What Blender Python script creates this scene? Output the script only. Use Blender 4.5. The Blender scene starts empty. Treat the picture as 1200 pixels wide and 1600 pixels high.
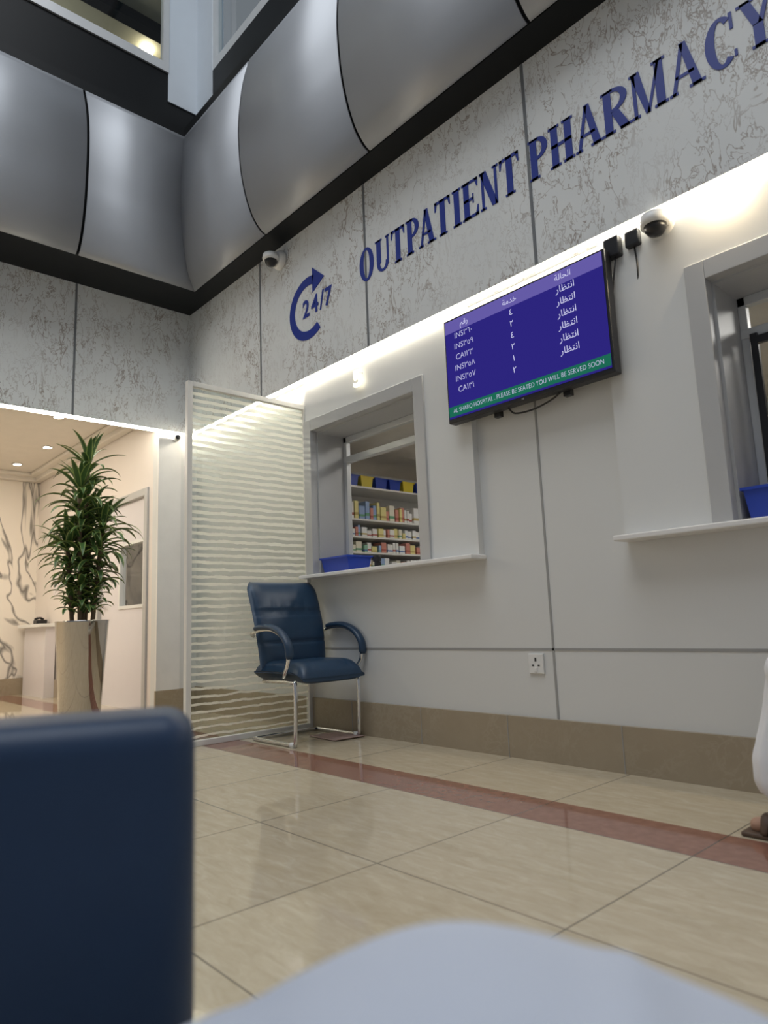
import bpy, bmesh, math, random
import numpy as np
from mathutils import Vector, Matrix
random.seed(7)
S=bpy.context.scene
COL=S.collection
try:
    S.view_settings.view_transform='Standard'
except Exception: pass

# ------------------------------------------------------------------ materials
def nt(name):
    m=bpy.data.materials.new(name); m.use_nodes=True
    t=m.node_tree; t.nodes.clear()
    out=t.nodes.new('ShaderNodeOutputMaterial')
    return m,t,out
def N(t,typ,**kw):
    n=t.nodes.new(typ)
    for k,v in kw.items():
        if k in n.inputs: n.inputs[k].default_value=v
        else: setattr(n,k,v)
    return n
def MA(t,op,a,b=None,c=None):
    n=t.nodes.new('ShaderNodeMath'); n.operation=op
    for i,v in enumerate((a,b,c)):
        if v is None: continue
        if isinstance(v,(int,float)): n.inputs[i].default_value=v
        else: t.links.new(v,n.inputs[i])
    return n.outputs[0]
def MIX(t,f,a,b):
    n=t.nodes.new('ShaderNodeMix'); n.data_type='RGBA'
    for i,v in ((0,f),(6,a),(7,b)):
        if isinstance(v,(int,float)): n.inputs[i].default_value=v
        elif isinstance(v,tuple): n.inputs[i].default_value=(*v,1) if len(v)==3 else v
        else: t.links.new(v,n.inputs[i])
    return n.outputs[2]
def RAMP(t,f,stops):
    n=t.nodes.new('ShaderNodeValToRGB'); cr=n.color_ramp
    while len(cr.elements)<len(stops): cr.elements.new(.5)
    for e,(p,c) in zip(cr.elements,stops):
        e.position=p; e.color=(*c,1) if len(c)==3 else c
    t.links.new(f,n.inputs[0]); return n.outputs[0]
def mat(name,col,rough=.5,metal=0,var=.06,scale=8,emit=None,es=0,bump=0,bscale=200,coat=0,spec=None):
    m,t,out=nt(name)
    b=N(t,'ShaderNodeBsdfPrincipled'); b.inputs['Roughness'].default_value=rough; b.inputs['Metallic'].default_value=metal
    if coat: b.inputs['Coat Weight'].default_value=coat
    if spec is not None: b.inputs['Specular IOR Level'].default_value=spec
    g=N(t,'ShaderNodeNewGeometry')
    nz=N(t,'ShaderNodeTexNoise',Scale=scale,Detail=3.0); t.links.new(g.outputs['Position'],nz.inputs['Vector'])
    c=MIX(t,nz.outputs[0],tuple(x*(1-var) for x in col),tuple(min(1,x*(1+var)) for x in col))
    t.links.new(c,b.inputs['Base Color'])
    if emit: b.inputs['Emission Color'].default_value=(*emit,1); b.inputs['Emission Strength'].default_value=es
    if bump:
        n2=N(t,'ShaderNodeTexNoise',Scale=bscale,Detail=2.0); t.links.new(g.outputs['Position'],n2.inputs['Vector'])
        bp=N(t,'ShaderNodeBump',Strength=bump,Distance=.002); t.links.new(n2.outputs[0],bp.inputs['Height']); t.links.new(bp.outputs[0],b.inputs['Normal'])
    t.links.new(b.outputs[0],out.inputs[0]); return m
def emis(name,col,s):
    m,t,out=nt(name); e=N(t,'ShaderNodeEmission',Strength=s); e.inputs[0].default_value=(*col,1)
    t.links.new(e.outputs[0],out.inputs[0]); return m
def marble(name,base,base2,vein,scale,width,patch,rough=.35,stretch=(1,1,1),amount=.8,octs=2,plo=.38,dist=.9,pmin=.15,det=7.0):
    m,t,out=nt(name); b=N(t,'ShaderNodeBsdfPrincipled'); b.inputs['Roughness'].default_value=rough
    g=N(t,'ShaderNodeNewGeometry'); mp=N(t,'ShaderNodeMapping'); mp.inputs['Scale'].default_value=stretch; mp.inputs['Rotation'].default_value=(.3,.5,.2)
    t.links.new(g.outputs['Position'],mp.inputs['Vector'])
    v=None
    for k in range(octs):
        sc,wd=scale*(1.9**k),width*(1.25**k)
        n1=N(t,'ShaderNodeTexNoise',Scale=sc,Detail=det,Roughness=.58,Distortion=dist); t.links.new(mp.outputs[0],n1.inputs['Vector'])
        a=MA(t,'ABSOLUTE',MA(t,'SUBTRACT',n1.outputs[0],.5+.03*k))
        x=MA(t,'SUBTRACT',1,MA(t,'MINIMUM',MA(t,'DIVIDE',a,wd),1))
        v=x if v is None else MA(t,'MAXIMUM',v,x)
    n3=N(t,'ShaderNodeTexNoise',Scale=patch,Detail=2.0); t.links.new(g.outputs['Position'],n3.inputs['Vector'])
    pm=MA(t,'MINIMUM',MA(t,'MAXIMUM',MA(t,'MULTIPLY',MA(t,'SUBTRACT',n3.outputs[0],plo),5),pmin),1)
    f=MA(t,'MULTIPLY',MA(t,'MULTIPLY',v,pm),amount)
    n4=N(t,'ShaderNodeTexNoise',Scale=patch*1.7,Detail=5.0); t.links.new(g.outputs['Position'],n4.inputs['Vector'])
    bc=MIX(t,n4.outputs[0],base,base2)
    t.links.new(MIX(t,f,bc,vein),b.inputs['Base Color']); t.links.new(b.outputs[0],out.inputs[0]); return m

M={}
M['wall']=mat('wall_paint',(.68,.685,.67),.45,var=.02,scale=2)
M['wallup']=mat('upper_white_paint',(.62,.67,.72),.5,var=.03)
M['groove']=mat('groove_shadow',(.33,.33,.32),.6)
M['fascia']=marble('veined_marble_band',(.66,.685,.69),(.75,.765,.76),(.20,.14,.10),4.4,.0085,2.0,.4,(1,1.0,.5),.80,3,.34,.5,.22,4.5)
M['calac']=marble('calacatta_marble',(.80,.74,.66),(.88,.83,.76),(.17,.16,.15),.62,.020,.5,.2,(1,1.2,.6),.95,2,.0,1.6,.9,3.0)
M['joint']=mat('marble_joint_grey',(.16,.17,.18),.5)
M['base']=marble('tan_stone',(.30,.245,.17),(.36,.30,.215),(.42,.36,.27),5,.03,3,.3,amount=.4)
M['alu']=mat('satin_aluminium_cladding',(.39,.405,.43),.47,.38,var=.04,scale=3)
M['black']=mat('black_gloss_trim',(.005,.006,.007),.45,spec=.25)
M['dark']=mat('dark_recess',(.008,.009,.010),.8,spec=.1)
M['grey']=mat('grey_metal_frame',(.48,.48,.475),.4,.1,var=.03)
M['alwin']=mat('silver_window_aluminium',(.66,.67,.67),.35,.25)
M['white']=mat('white_lacquer',(.78,.77,.75),.35)
M['cream']=mat('cream_powder_coat',(.74,.73,.69),.35)
M['blue']=mat('blue_leather',(.014,.042,.088),.36,var=.15,scale=30,bump=.25,bscale=350)
M['navy']=mat('navy_leather',(.010,.036,.092),.5,var=.1,scale=20,bump=.2,bscale=300)
M['chrome']=mat('polished_chrome',(.72,.73,.74),.08,1,var=.02)
M['steel']=mat('polished_steel_pot',(.48,.46,.44),.05,1,var=.05)
M['plastic']=mat('black_plastic',(.012,.012,.014),.35)
M['bluep']=mat('blue_plastic_bin',(.02,.06,.42),.35)
M['yelp']=mat('yellow_plastic_bin',(.75,.6,.05),.4)
M['whitep']=mat('white_plastic',(.75,.75,.73),.35)
M['cloth']=mat('white_cotton_cloth',(.54,.59,.70),.85,var=.04,scale=5,bump=.3,bscale=500)
M['robe']=mat('white_robe_cloth',(.72,.73,.76),.85,var=.03,scale=5)
M['skin']=mat('skin',(.42,.25,.17),.5)
M['hair']=mat('black_hair',(.015,.012,.01),.6)
M['sandal']=mat('brown_sandal_leather',(.09,.055,.035),.6)
M['letter']=mat('royal_blue_lettering',(.018,.038,.27),.4)
M['leaf']=mat('dark_green_leaf',(.055,.12,.035),.35,var=.4,scale=12)
M['leaf2']=mat('yellow_green_leaf_margin',(.26,.34,.10),.4,var=.3,scale=12)
M['stem']=mat('brown_cane',(.16,.11,.07),.8)
M['soil']=mat('dark_soil',(.04,.03,.02),.9)
M['led']=emis('led_strip_glow',(1,.91,.75),46)
M['glint']=emis('warm_glint_glow',(1,.85,.6),30)  # glow imitating a light reflected in the upper window glass
M['spot']=emis('spotlight_glow',(1,.92,.78),25)
M['panel']=emis('fill_panel_glow',(1,.97,.92),12)  # glow of the fill panels added inside the pharmacy
M['numb']=emis('glowing_number',(1,.90,.66),3)
M['ceil']=mat('ceiling_white',(.72,.68,.62),.6)
M['corr']=mat('corridor_paint',(.76,.70,.65),.5,var=.02)
M['door']=mat('door_laminate',(.70,.67,.69),.4,var=.02)
M['paper']=mat('printed_paper',(.75,.70,.70),.7,var=.2,scale=60)
M['news']=mat('pink_newspaper',(.42,.30,.27),.8,var=.3,scale=50)
M['teal']=mat('teal_glass_room',(.025,.10,.17),.5)
M['uproom']=mat('beige_upper_ceiling',(.38,.37,.29),.6)

M['scr']=emis('screen_indigo',(.026,.019,.205),1.0)
M['scrh']=emis('screen_header_violet',(.13,.105,.38),1.0)
M['scrg']=emis('screen_green_bar',(.012,.14,.085),1.0)
M['scrt']=emis('screen_white_text',(.60,.60,.85),1.0)

def schlick(t,k):
    g=N(t,'ShaderNodeNewGeometry'); vm=t.nodes.new('ShaderNodeVectorMath'); vm.operation='DOT_PRODUCT'
    t.links.new(g.outputs['Incoming'],vm.inputs[0]); t.links.new(g.outputs['Normal'],vm.inputs[1])
    c=MA(t,'SUBTRACT',1,MA(t,'ABSOLUTE',vm.outputs['Value']))
    f=MA(t,'ADD',.07,MA(t,'MULTIPLY',MA(t,'POWER',c,4.0),.93))
    return MA(t,'MINIMUM',MA(t,'MULTIPLY',f,k),1)
def glassmat(name,tint,tr):
    m,t,out=nt(name)
    tb=N(t,'ShaderNodeBsdfTransparent'); tb.inputs[0].default_value=(*tint,1)
    gl=N(t,'ShaderNodeBsdfGlossy',Roughness=.02)
    mx=N(t,'ShaderNodeMixShader'); t.links.new(schlick(t,tr),mx.inputs[0]); t.links.new(tb.outputs[0],mx.inputs[1]); t.links.new(gl.outputs[0],mx.inputs[2])
    t.links.new(mx.outputs[0],out.inputs[0]); return m
M['glass']=glassmat('clear_glass',(.97,.98,.98),.6)
M['glassup']=glassmat('tinted_upper_glass',(.75,.8,.8),.6)
def frosted():
    m,t,out=nt('frosted_wave_glass')
    g=N(t,'ShaderNodeNewGeometry'); sp=N(t,'ShaderNodeSeparateXYZ'); t.links.new(g.outputs['Position'],sp.inputs[0])
    mp=N(t,'ShaderNodeMapping'); mp.inputs['Scale'].default_value=(1,5.0,6.0); t.links.new(g.outputs['Position'],mp.inputs['Vector'])
    n=N(t,'ShaderNodeTexNoise',Scale=1.8,Detail=4.0,Roughness=.55); t.links.new(mp.outputs[0],n.inputs['Vector'])
    mp2=N(t,'ShaderNodeMapping'); mp2.inputs['Scale'].default_value=(1,5,22); t.links.new(g.outputs['Position'],mp2.inputs['Vector'])
    n2=N(t,'ShaderNodeTexNoise',Scale=1.3,Detail=3.0); t.links.new(mp2.outputs[0],n2.inputs['Vector'])
    z=MA(t,'ADD',MA(t,'MULTIPLY',sp.outputs[2],1/.047),MA(t,'MULTIPLY',n.outputs[0],.50))
    w=MA(t,'ABSOLUTE',MA(t,'SUBTRACT',MA(t,'FRACT',z),.5))
    th=MA(t,'ADD',MA(t,'MULTIPLY',MA(t,'MINIMUM',sp.outputs[2],1.7),.075),MA(t,'ADD',.045,MA(t,'MULTIPLY',n2.outputs[0],.22)))
    d=MA(t,'MINIMUM',MA(t,'MAXIMUM',MA(t,'MULTIPLY',MA(t,'SUBTRACT',th,w),30),0),1)
    tb=N(t,'ShaderNodeBsdfTransparent'); tb.inputs[0].default_value=(.74,.79,.76,1)
    gl=N(t,'ShaderNodeBsdfGlossy',Roughness=.02)
    clear=N(t,'ShaderNodeMixShader'); t.links.new(schlick(t,1.5),clear.inputs[0]); t.links.new(tb.outputs[0],clear.inputs[1]); t.links.new(gl.outputs[0],clear.inputs[2])
    df=N(t,'ShaderNodeBsdfDiffuse'); tl=N(t,'ShaderNodeBsdfTranslucent')
    a=N(t,'ShaderNodeAddShader'); df.inputs[0].default_value=(.57,.58,.52,1); tl.inputs[0].default_value=(.38,.385,.35,1)
    t.links.new(df.outputs[0],a.inputs[0]); t.links.new(tl.outputs[0],a.inputs[1])
    fro=N(t,'ShaderNodeMixShader'); fro.inputs[0].default_value=.80; t.links.new(clear.outputs[0],fro.inputs[1]); t.links.new(a.outputs[0],fro.inputs[2])
    mx=N(t,'ShaderNodeMixShader'); t.links.new(d,mx.inputs[0]); t.links.new(clear.outputs[0],mx.inputs[1]); t.links.new(fro.outputs[0],mx.inputs[2])
    t.links.new(mx.outputs[0],out.inputs[0]); return m
M['frost']=frosted()
def floormat():
    m,t,out=nt('polished_cream_floor_tiles')
    b=N(t,'ShaderNodeBsdfPrincipled'); g=N(t,'ShaderNodeNewGeometry'); sp=N(t,'ShaderNodeSeparateXYZ'); t.links.new(g.outputs['Position'],sp.inputs[0])
    X,Y=sp.outputs[0],sp.outputs[1]
    def line(c,off,p,w):
        fr=MA(t,'FRACT',MA(t,'ADD',MA(t,'DIVIDE',MA(t,'SUBTRACT',c,off),p),100.5))
        return MA(t,'LESS_THAN',MA(t,'ABSOLUTE',MA(t,'SUBTRACT',fr,.5)),w/p/2)
    lx=line(X,-1.02,.66,.005)
    ly=MA(t,'MULTIPLY',line(Y,-.87,.66,.005),MA(t,'LESS_THAN',Y,-.8))
    mp=N(t,'ShaderNodeMapping'); mp.inputs['Scale'].default_value=(3,11,1); mp.inputs['Rotation'].default_value=(0,0,.5); t.links.new(g.outputs['Position'],mp.inputs['Vector'])
    n=N(t,'ShaderNodeTexNoise',Scale=2.6,Detail=8.0,Roughness=.7,Distortion=.8); t.links.new(mp.outputs[0],n.inputs['Vector'])
    tile=RAMP(t,n.outputs[0],[(.3,(.455,.385,.27)),(.52,(.515,.445,.325)),(.72,(.59,.525,.405))])
    n2=N(t,'ShaderNodeTexNoise',Scale=25.0,Detail=5.0); t.links.new(g.outputs['Position'],n2.inputs['Vector'])
    red=RAMP(t,n2.outputs[0],[(.3,(.22,.10,.07)),(.7,(.29,.14,.10))])
    s=MA(t,'MULTIPLY',MA(t,'GREATER_THAN',Y,-.87),MA(t,'LESS_THAN',Y,-.61))
    c=MIX(t,s,tile,red)
    L=MA(t,'MAXIMUM',lx,ly)
    c=MIX(t,MA(t,'MULTIPLY',L,.8),c,(.07,.06,.05))
    t.links.new(c,b.inputs['Base Color']); b.inputs['Roughness'].default_value=.05; b.inputs['IOR'].default_value=1.6
    t.links.new(b.outputs[0],out.inputs[0]); return m
M['floor']=floormat()

# ------------------------------------------------------------------ geometry helpers
def link(o,parent=None):
    COL.objects.link(o)
    if parent is not None: o.parent=parent
    return o
def mesh_obj(name,verts,faces,mats,parent=None,smooth=False,midx=None):
    me=bpy.data.meshes.new(name); me.from_pydata([tuple(v) for v in verts],[],faces)
    for m in (mats if isinstance(mats,list) else [mats]): me.materials.append(m)
    if midx:
        for p,i in zip(me.polygons,midx): p.material_index=i
    if smooth:
        for p in me.polygons: p.use_smooth=True
    me.update()
    return link(bpy.data.objects.new(name,me),parent)
def boxes(name,bl,m,parent=None,bevel=0,seg=2,smooth=False):
    bm=bmesh.new()
    for b in bl:
        x0,x1,y0,y1,z0,z1=b[:6]
        v=[bm.verts.new(p) for p in ((x0,y0,z0),(x1,y0,z0),(x1,y1,z0),(x0,y1,z0),(x0,y0,z1),(x1,y0,z1),(x1,y1,z1),(x0,y1,z1))]
        for f in ((0,3,2,1),(4,5,6,7),(0,1,5,4),(1,2,6,5),(2,3,7,6),(3,0,4,7)): bm.faces.new([v[i] for i in f])
    if bevel: bmesh.ops.bevel(bm,geom=bm.edges[:],offset=bevel,segments=seg,profile=.5,affect='EDGES')
    me=bpy.data.meshes.new(name); bm.to_mesh(me); bm.free(); me.materials.append(m)
    if smooth:
        for p in me.polygons: p.use_smooth=True
    return link(bpy.data.objects.new(name,me),parent)
def box(name,x0,x1,y0,y1,z0,z1,m,parent=None,bevel=0,seg=2,smooth=False):
    return boxes(name,[(x0,x1,y0,y1,z0,z1)],m,parent,bevel,seg,smooth)
def pane(name,axis,c,a0,a1,z0,z1,m,parent=None):
    V=[(a0,c,z0),(a1,c,z0),(a1,c,z1),(a0,c,z1)] if axis=='y' else [(c,a0,z0),(c,a1,z0),(c,a1,z1),(c,a0,z1)]
    return mesh_obj(name,V,[(0,1,2,3)],m,parent)
def structure(o): o['kind']='structure'; return o
def thing(name,label,cat,loc=(0,0,0),rz=0,group=None):
    e=bpy.data.objects.new(name,None); e.empty_display_size=.1; e.location=loc; e.rotation_euler=(0,0,rz)
    COL.objects.link(e); tag(e,label,cat,group); return e
def tag(o,label,cat,group=None):
    o['label']=label; o['category']=cat
    if group: o['group']=group
    return o
def smoothpath(pts,n=8):
    pts=[Vector(p) for p in pts]; out=[]
    P=[pts[0]*2-pts[1]]+pts+[pts[-1]*2-pts[-2]]
    for i in range(1,len(P)-2):
        a,b,c,d=P[i-1:i+3]
        for k in range(n):
            t=k/n
            out.append(.5*((2*b)+(c-a)*t+(2*a-5*b+4*c-d)*t*t+(3*b-a-3*c+d)*t**3))
    out.append(pts[-1]); return out
def tube(name,pts,r,m,parent=None,seg=12,smooth_n=0,flat=None,up=(0,1,0)):
    if smooth_n: pts=smoothpath(pts,smooth_n)
    pts=[Vector(p) for p in pts]; n=len(pts); V=[];F=[]
    upv=Vector(up)
    for i,p in enumerate(pts):
        d=(pts[min(i+1,n-1)]-pts[max(i-1,0)]).normalized()
        s=d.cross(upv)
        if s.length<1e-3: s=d.cross(Vector((1,0,0))) if abs(d.x)<.9 else d.cross(Vector((0,0,1)))
        s.normalize(); q=s.cross(d).normalized()
        rr=r[i] if isinstance(r,(list,tuple)) else r
        a,b=(flat if flat else (rr,rr))
        if flat and (i==0 or i==n-1): a*=.6;b*=.6
        for k in range(seg):
            th=2*math.pi*k/seg
            V.append(p+q*(a*math.cos(th))+s*(b*math.sin(th)))
    for i in range(n-1):
        for k in range(seg):
            F.append((i*seg+k,i*seg+(k+1)%seg,(i+1)*seg+(k+1)%seg,(i+1)*seg+k))
    F.append(tuple(range(seg-1,-1,-1))); F.append(tuple((n-1)*seg+k for k in range(seg)))
    return mesh_obj(name,V,F,m,parent,True)
def lathe(name,prof,m,parent=None,seg=40,loc=(0,0,0),axis='z',smooth=True,ph=0):
    V=[];F=[]
    for r,z in prof:
        for k in range(seg):
            a=2*math.pi*k/seg+ph
            p=(r*math.cos(a),r*math.sin(a),z)
            if axis=='y': p=(p[0],-p[2],p[1])
            V.append((p[0]+loc[0],p[1]+loc[1],p[2]+loc[2]))
    for i in range(len(prof)-1):
        for k in range(seg): F.append((i*seg+k,i*seg+(k+1)%seg,(i+1)*seg+(k+1)%seg,(i+1)*seg+k))
    F.append(tuple(range(seg-1,-1,-1))); F.append(tuple((len(prof)-1)*seg+k for k in range(seg)))
    return mesh_obj(name,V,F,m,parent,smooth)
def text(name,s,x,y,z,size,m,parent=None,align='CENTER',off=0,ext=.0008,sx=1,rot=None,sp=1.0):
    cu=bpy.data.curves.new(name,'FONT'); cu.body=s; cu.size=size; cu.align_x=align; cu.align_y='CENTER'; cu.extrude=ext; cu.offset=off; cu.space_character=sp
    o=bpy.data.objects.new(name,cu); COL.objects.link(o); bpy.context.view_layer.update()
    me=bpy.data.meshes.new_from_object(o.evaluated_get(bpy.context.evaluated_depsgraph_get()))
    bpy.data.objects.remove(o); me.materials.clear(); me.materials.append(m)
    me.transform(Matrix.Translation((x,y,z))@(rot or Matrix.Rotation(math.pi/2,4,'X'))@Matrix.Diagonal((sx,1,1,1)))
    me.name=name
    return link(bpy.data.objects.new(name,me),parent)

# ------------------------------------------------------------------ camera
yaw,pit,rol=map(math.radians,(47.7328,8.9855,2.2309)); CAM=Vector((0,-2.973,.72))
fw=Vector((-math.sin(yaw)*math.cos(pit),math.cos(yaw)*math.cos(pit),math.sin(pit)))
r0=Vector((math.cos(yaw),math.sin(yaw),0)); u0=r0.cross(fw)
rr=r0*math.cos(rol)-u0*math.sin(rol); uu=u0*math.cos(rol)+r0*math.sin(rol)
cd=bpy.data.cameras.new('camera'); cam=bpy.data.objects.new('camera',cd); COL.objects.link(cam)
cam.matrix_world=Matrix(((rr.x,uu.x,-fw.x,CAM.x),(rr.y,uu.y,-fw.y,CAM.y),(rr.z,uu.z,-fw.z,CAM.z),(0,0,0,1)))
cd.sensor_fit='VERTICAL'; cd.sensor_height=36; cd.sensor_width=27; cd.lens=36*1075.5/1600; cd.clip_start=.02
cd.dof.use_dof=True; cd.dof.focus_distance=4.5; cd.dof.aperture_fstop=2.6
S.camera=cam

# ------------------------------------------------------------------ room shell
ZM=2.524; ZT=3.706
structure(box('floor',-9.6,3.0,-7,3.6,-.1,0,M['floor']))
W1=(-3.98,-2.90); W2=(-1.10,-.02); WB,WT=1.06,2.12
nb=[(-6.0,W1[0],0,.28,0,2.6),(W1[1],W2[0],0,.28,0,2.6),(W2[1],3,0,.28,0,2.6)]
for w in (W1,W2): nb+=[(w[0],w[1],0,.28,0,WB),(w[0],w[1],0,.28,WT,2.6)]
structure(boxes('wall_north',nb,M['wall']))
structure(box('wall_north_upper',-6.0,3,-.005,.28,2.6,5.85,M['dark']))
pb=[]
for x0,x1,w in ((-4.06,-2.455,W1),(-1.585,.42,W2)):
    pb+=[(x0,w[0]-.08,-.045,0,WB-.02,2.60),(w[1]+.08,x1,-.045,0,WB-.02,2.60),(w[0]-.08,w[1]+.08,-.045,0,WT+.085,2.60)]
structure(boxes('trim_window_panels',pb,M['wall']))
structure(box('trim_marble_band_north',-5.85,3,-.09,-.005,ZM,ZT,M['fascia']))
structure(box('trim_marble_band_west',-5.95,-5.85,-7,0,ZM,ZT,M['fascia']))
structure(boxes('trim_marble_joints_north',[(x-.009,x+.009,-.093,-.088,ZM,ZT) for x in (-4.588,-3.259,-1.913,-.57,.77)],M['joint']))
structure(boxes('trim_marble_joints_west',[(-5.852,-5.847,y-.009,y+.009,ZM,ZT) for y in (-1.143,-2.49,-3.83)],M['joint']))
structure(boxes('trim_wall_grooves',[(-2.056,-2.044,-.003,0,.2,ZM),(-4.05,-2.05,-.003,0,.541,.553),(-2.05,2.9,-.003,0,.541,.553)],M['groove']))
structure(box('baseboard_north',-5.85,2.9,-.025,0,0,.208,M['base']))
structure(boxes('trim_baseboard_joints',[(x-.002,x+.002,-.027,-.0,0,.209) for x in (-3.63,-2.99,-2.35,-1.70,-1.05,-.4)],M['groove']))
structure(boxes('wall_west',[(-6.0,-5.87,-.37,0,0,2.6),(-6.05,-5.86,-7,.0,2.55,5.85)],M['wall']))
structure(box('baseboard_west',-5.87,-5.845,-.39,-.0,0,.2,M['base']))
structure(boxes('trim_west_pilaster',[(-5.872,-5.85,-.385,-.17,.2,2.45)],M['white']))
# corridor
structure(box('wall_corridor_north_a',-9.5,-7.34,-.37,-.27,0,2.75,M['corr']))
structure(box('wall_corridor_north_b',-7.34,-6.0,-.37,-.27,2.03,2.75,M['corr']))
structure(box('wall_corridor_north_c',-6.09,-6.0,-.37,-.27,0,2.03,M['corr']))
structure(box('wall_corridor_west',-9.6,-9.5,-7,3.6,0,2.8,M['calac']))
structure(box('wall_corridor_south',-9.5,-6.0,-5.1,-5.0,0,2.8,M['corr']))
structure(box('ceiling_corridor',-9.6,-5.95,-7,-.27,2.75,2.83,M['ceil']))
structure(boxes('trim_crown_moulding',[(-9.5,-9.40,-5,-.37,2.66,2.75),(-9.44,-9.30,-5,-.37,2.71,2.75),(-9.4,-6.05,-.46,-.37,2.66,2.75),(-9.3,-6.05,-.54,-.40,2.71,2.75)],M['ceil'],bevel=.012))
structure(boxes('baseboard_corridor',[(-9.5,-7.34,-.39,-.37,0,.2),(-9.5,-9.48,-.9,-.39,0,.2)],M['base']))
# door
d=thing('door_1','pale laminate door with a glazed vision panel in a grey frame','door',(-6.7,-.33,0)); d['kind']='structure'
boxes('door_frame',[(-.64,-.57,-.06,.06,0,2.03),(.55,.62,-.06,.06,0,2.03),(-.57,.55,-.06,.06,1.96,2.03)],M['grey'],d,bevel=.004)
boxes('door_leaf',[(-.57,-.08,-.02,.02,0,1.96),(.48,.55,-.02,.02,0,1.96),(-.08,.48,-.02,.02,0,.95),(-.08,.48,-.02,.02,1.55,1.96)],M['door'],d)
boxes('vision_panel_frame',[(-.10,-.07,-.03,.03,.93,1.57),(.47,.50,-.03,.03,.93,1.57),(-.07,.47,-.03,.03,.93,.96),(-.07,.47,-.03,.03,1.54,1.57)],M['whitep'],d)
pane('vision_panel_glass','y',0,-.07,.47,.96,1.54,M['glass'],d)
tube('lever_handle',[(-.50,-.02,.98),(-.50,-.06,.98),(-.40,-.06,.98)],.01,M['chrome'],d)

# pharmacy interior room
structure(box('wall_pharmacy_back',-9.5,3,3.5,3.6,0,2.6,M['wall']))
structure(box('ceiling_pharmacy',-9.5,3,.28,3.5,2.5,2.56,M['ceil']))
structure(box('wall_pharmacy_east',2.9,3,.28,3.5,0,2.6,M['wall']))
for x,y in ((-3.9,2.35),(-2.4,1.2),(-.3,1.6),(-6.4,.8)):  # panels added out of view to brighten the pharmacy interior
    o=thing('added_fill_panel','unseen square white ceiling panel added to light the pharmacy room','ceiling light',(x,y,2.5),group='added light panels in the pharmacy ceiling')
    box('diffuser',-.28,.28,-.28,.28,-.012,-.004,M['panel'],o)
    boxes('frame',[(-.31,-.28,-.31,.31,-.015,0),(.28,.31,-.31,.31,-.015,0),(-.28,.28,-.31,-.28,-.015,0),(-.28,.28,.28,.31,-.015,0)],M['whitep'],o)

def service_window(n,w,label):
    x0,x1=w; cx=(x0+x1)/2; h=(x1-x0)/2
    e=thing('window_%d'%n,label,'window',(cx,0,WB)); e['kind']='structure'
    H_=WT-WB; t=.085
    boxes('surround_frame',[(-h-t,-h,-.06,-.0,0,H_+t),(h,h+t,-.06,-.0,0,H_+t),(-h,h,-.06,0,H_,H_+t)],M['grey'],e,bevel=.003)
    boxes('reveal_lining',[(-h,-h+.012,0,.28,0,H_),(h-.012,h,0,.28,0,H_),(-h+.012,h-.012,0,.28,H_-.012,H_)],M['grey'],e)
    f=.035
    boxes('sliding_frame',[(-h+.012,-h+.012+f,.24,.28,.02,H_-.012),(h-.012-f,h-.012,.24,.28,.02,H_-.012),(-h+.012,h-.012,.24,.28,H_-.055,H_-.012),(-h+.012,h-.012,.235,.285,H_-.21,H_-.165)],M['alwin'],e,bevel=.003)
    if n==2:
        boxes('sliding_sash',[(-h+.055,-h+.085,.22,.24,.02,H_-.2),(-h+.085,h-.3,.22,.24,H_-.25,H_-.215)],M['plastic'],e)
    pane('transom_glass','y',.26,-h+.05,h-.05,H_-.165,H_-.055,M['glass'],e)
    a,b=(-4.06-cx,-2.44-cx) if n==1 else (-1.60-cx,.43-cx)
    box('sill',a,b,-.13,.0,-.025,0,M['white'],e,bevel=.005)
    box('sill_deck',-h,h,0,.30,-.0,.012,M['white'],e)
    return e
service_window(1,W1,'recessed pharmacy service window with grey metal frame and white sill')
service_window(2,W2,'recessed pharmacy service window with grey frame and sliding sash')

structure(box('trim_led_strip_north',-5.8,2.8,-.070,-.056,ZM-.010,ZM-.001,M['led']))
structure(box('trim_led_strip_west',-5.868,-5.852,-4.9,-.02,ZM-.024,ZM-.001,M['led']))

# ------------------------------------------------------------------ curved bulkhead cladding
PZ=[3.706,3.73,3.80,3.90,4.0,4.12,4.25,4.5,4.75,4.95,5.15]
YR=[-.28,-.325,-.385,-.43,-.46,-.485,-.50,-.51,-.49,-.46,-.41]
XL=[-5.37,-5.33,-5.285,-5.245,-5.22,-5.20,-5.19,-5.18,-5.20,-5.25,-5.33]
def fine(arr,n=4):
    o=smoothpath([(a,b,0) for a,b in zip(arr,PZ)],n); return [(p.x,p.y) for p in o]
fy=fine(YR); fx_=fine(XL); K=len(fy)
def clad(name,getp):
    V=[];F=[]
    for i in range(K):
        a,b=getp(i); V+=[a,b]
    for i in range(K-1): F.append((2*i,2*i+1,2*i+3,2*i+2))
    o=mesh_obj(name,V,F,M['alu'],None,True)
    m=o.modifiers.new('t','SOLIDIFY'); m.thickness=.012; m.offset=0
    return structure(o)
g=.011
seams=[-4.20,-2.97,-1.72,-.47,.78,2.03,2.98]
clad('trim_cladding_panel_corner_north',lambda i:((fx_[i][0]+.003,fy[i][0],fy[i][1]),(seams[0]-g,fy[i][0],fy[i][1])))
for k in range(len(seams)-1):
    clad('trim_cladding_panel_north',lambda i:((seams[k]+g,fy[i][0],fy[i][1]),(seams[k+1]-g,fy[i][0],fy[i][1])))
ls=[-1.30,-2.55,-3.80,-5.05,-6.9]
clad('trim_cladding_panel_corner_west',lambda i:((fx_[i][0],fy[i][0]-.003,fy[i][1]),(fx_[i][0],ls[0]+g,fy[i][1])))
for k in range(len(ls)-1):
    clad('trim_cladding_panel_west',lambda i:((fx_[i][0],ls[k]-g,fy[i][1]),(fx_[i][0],ls[k+1]+g,fy[i][1])))
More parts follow.
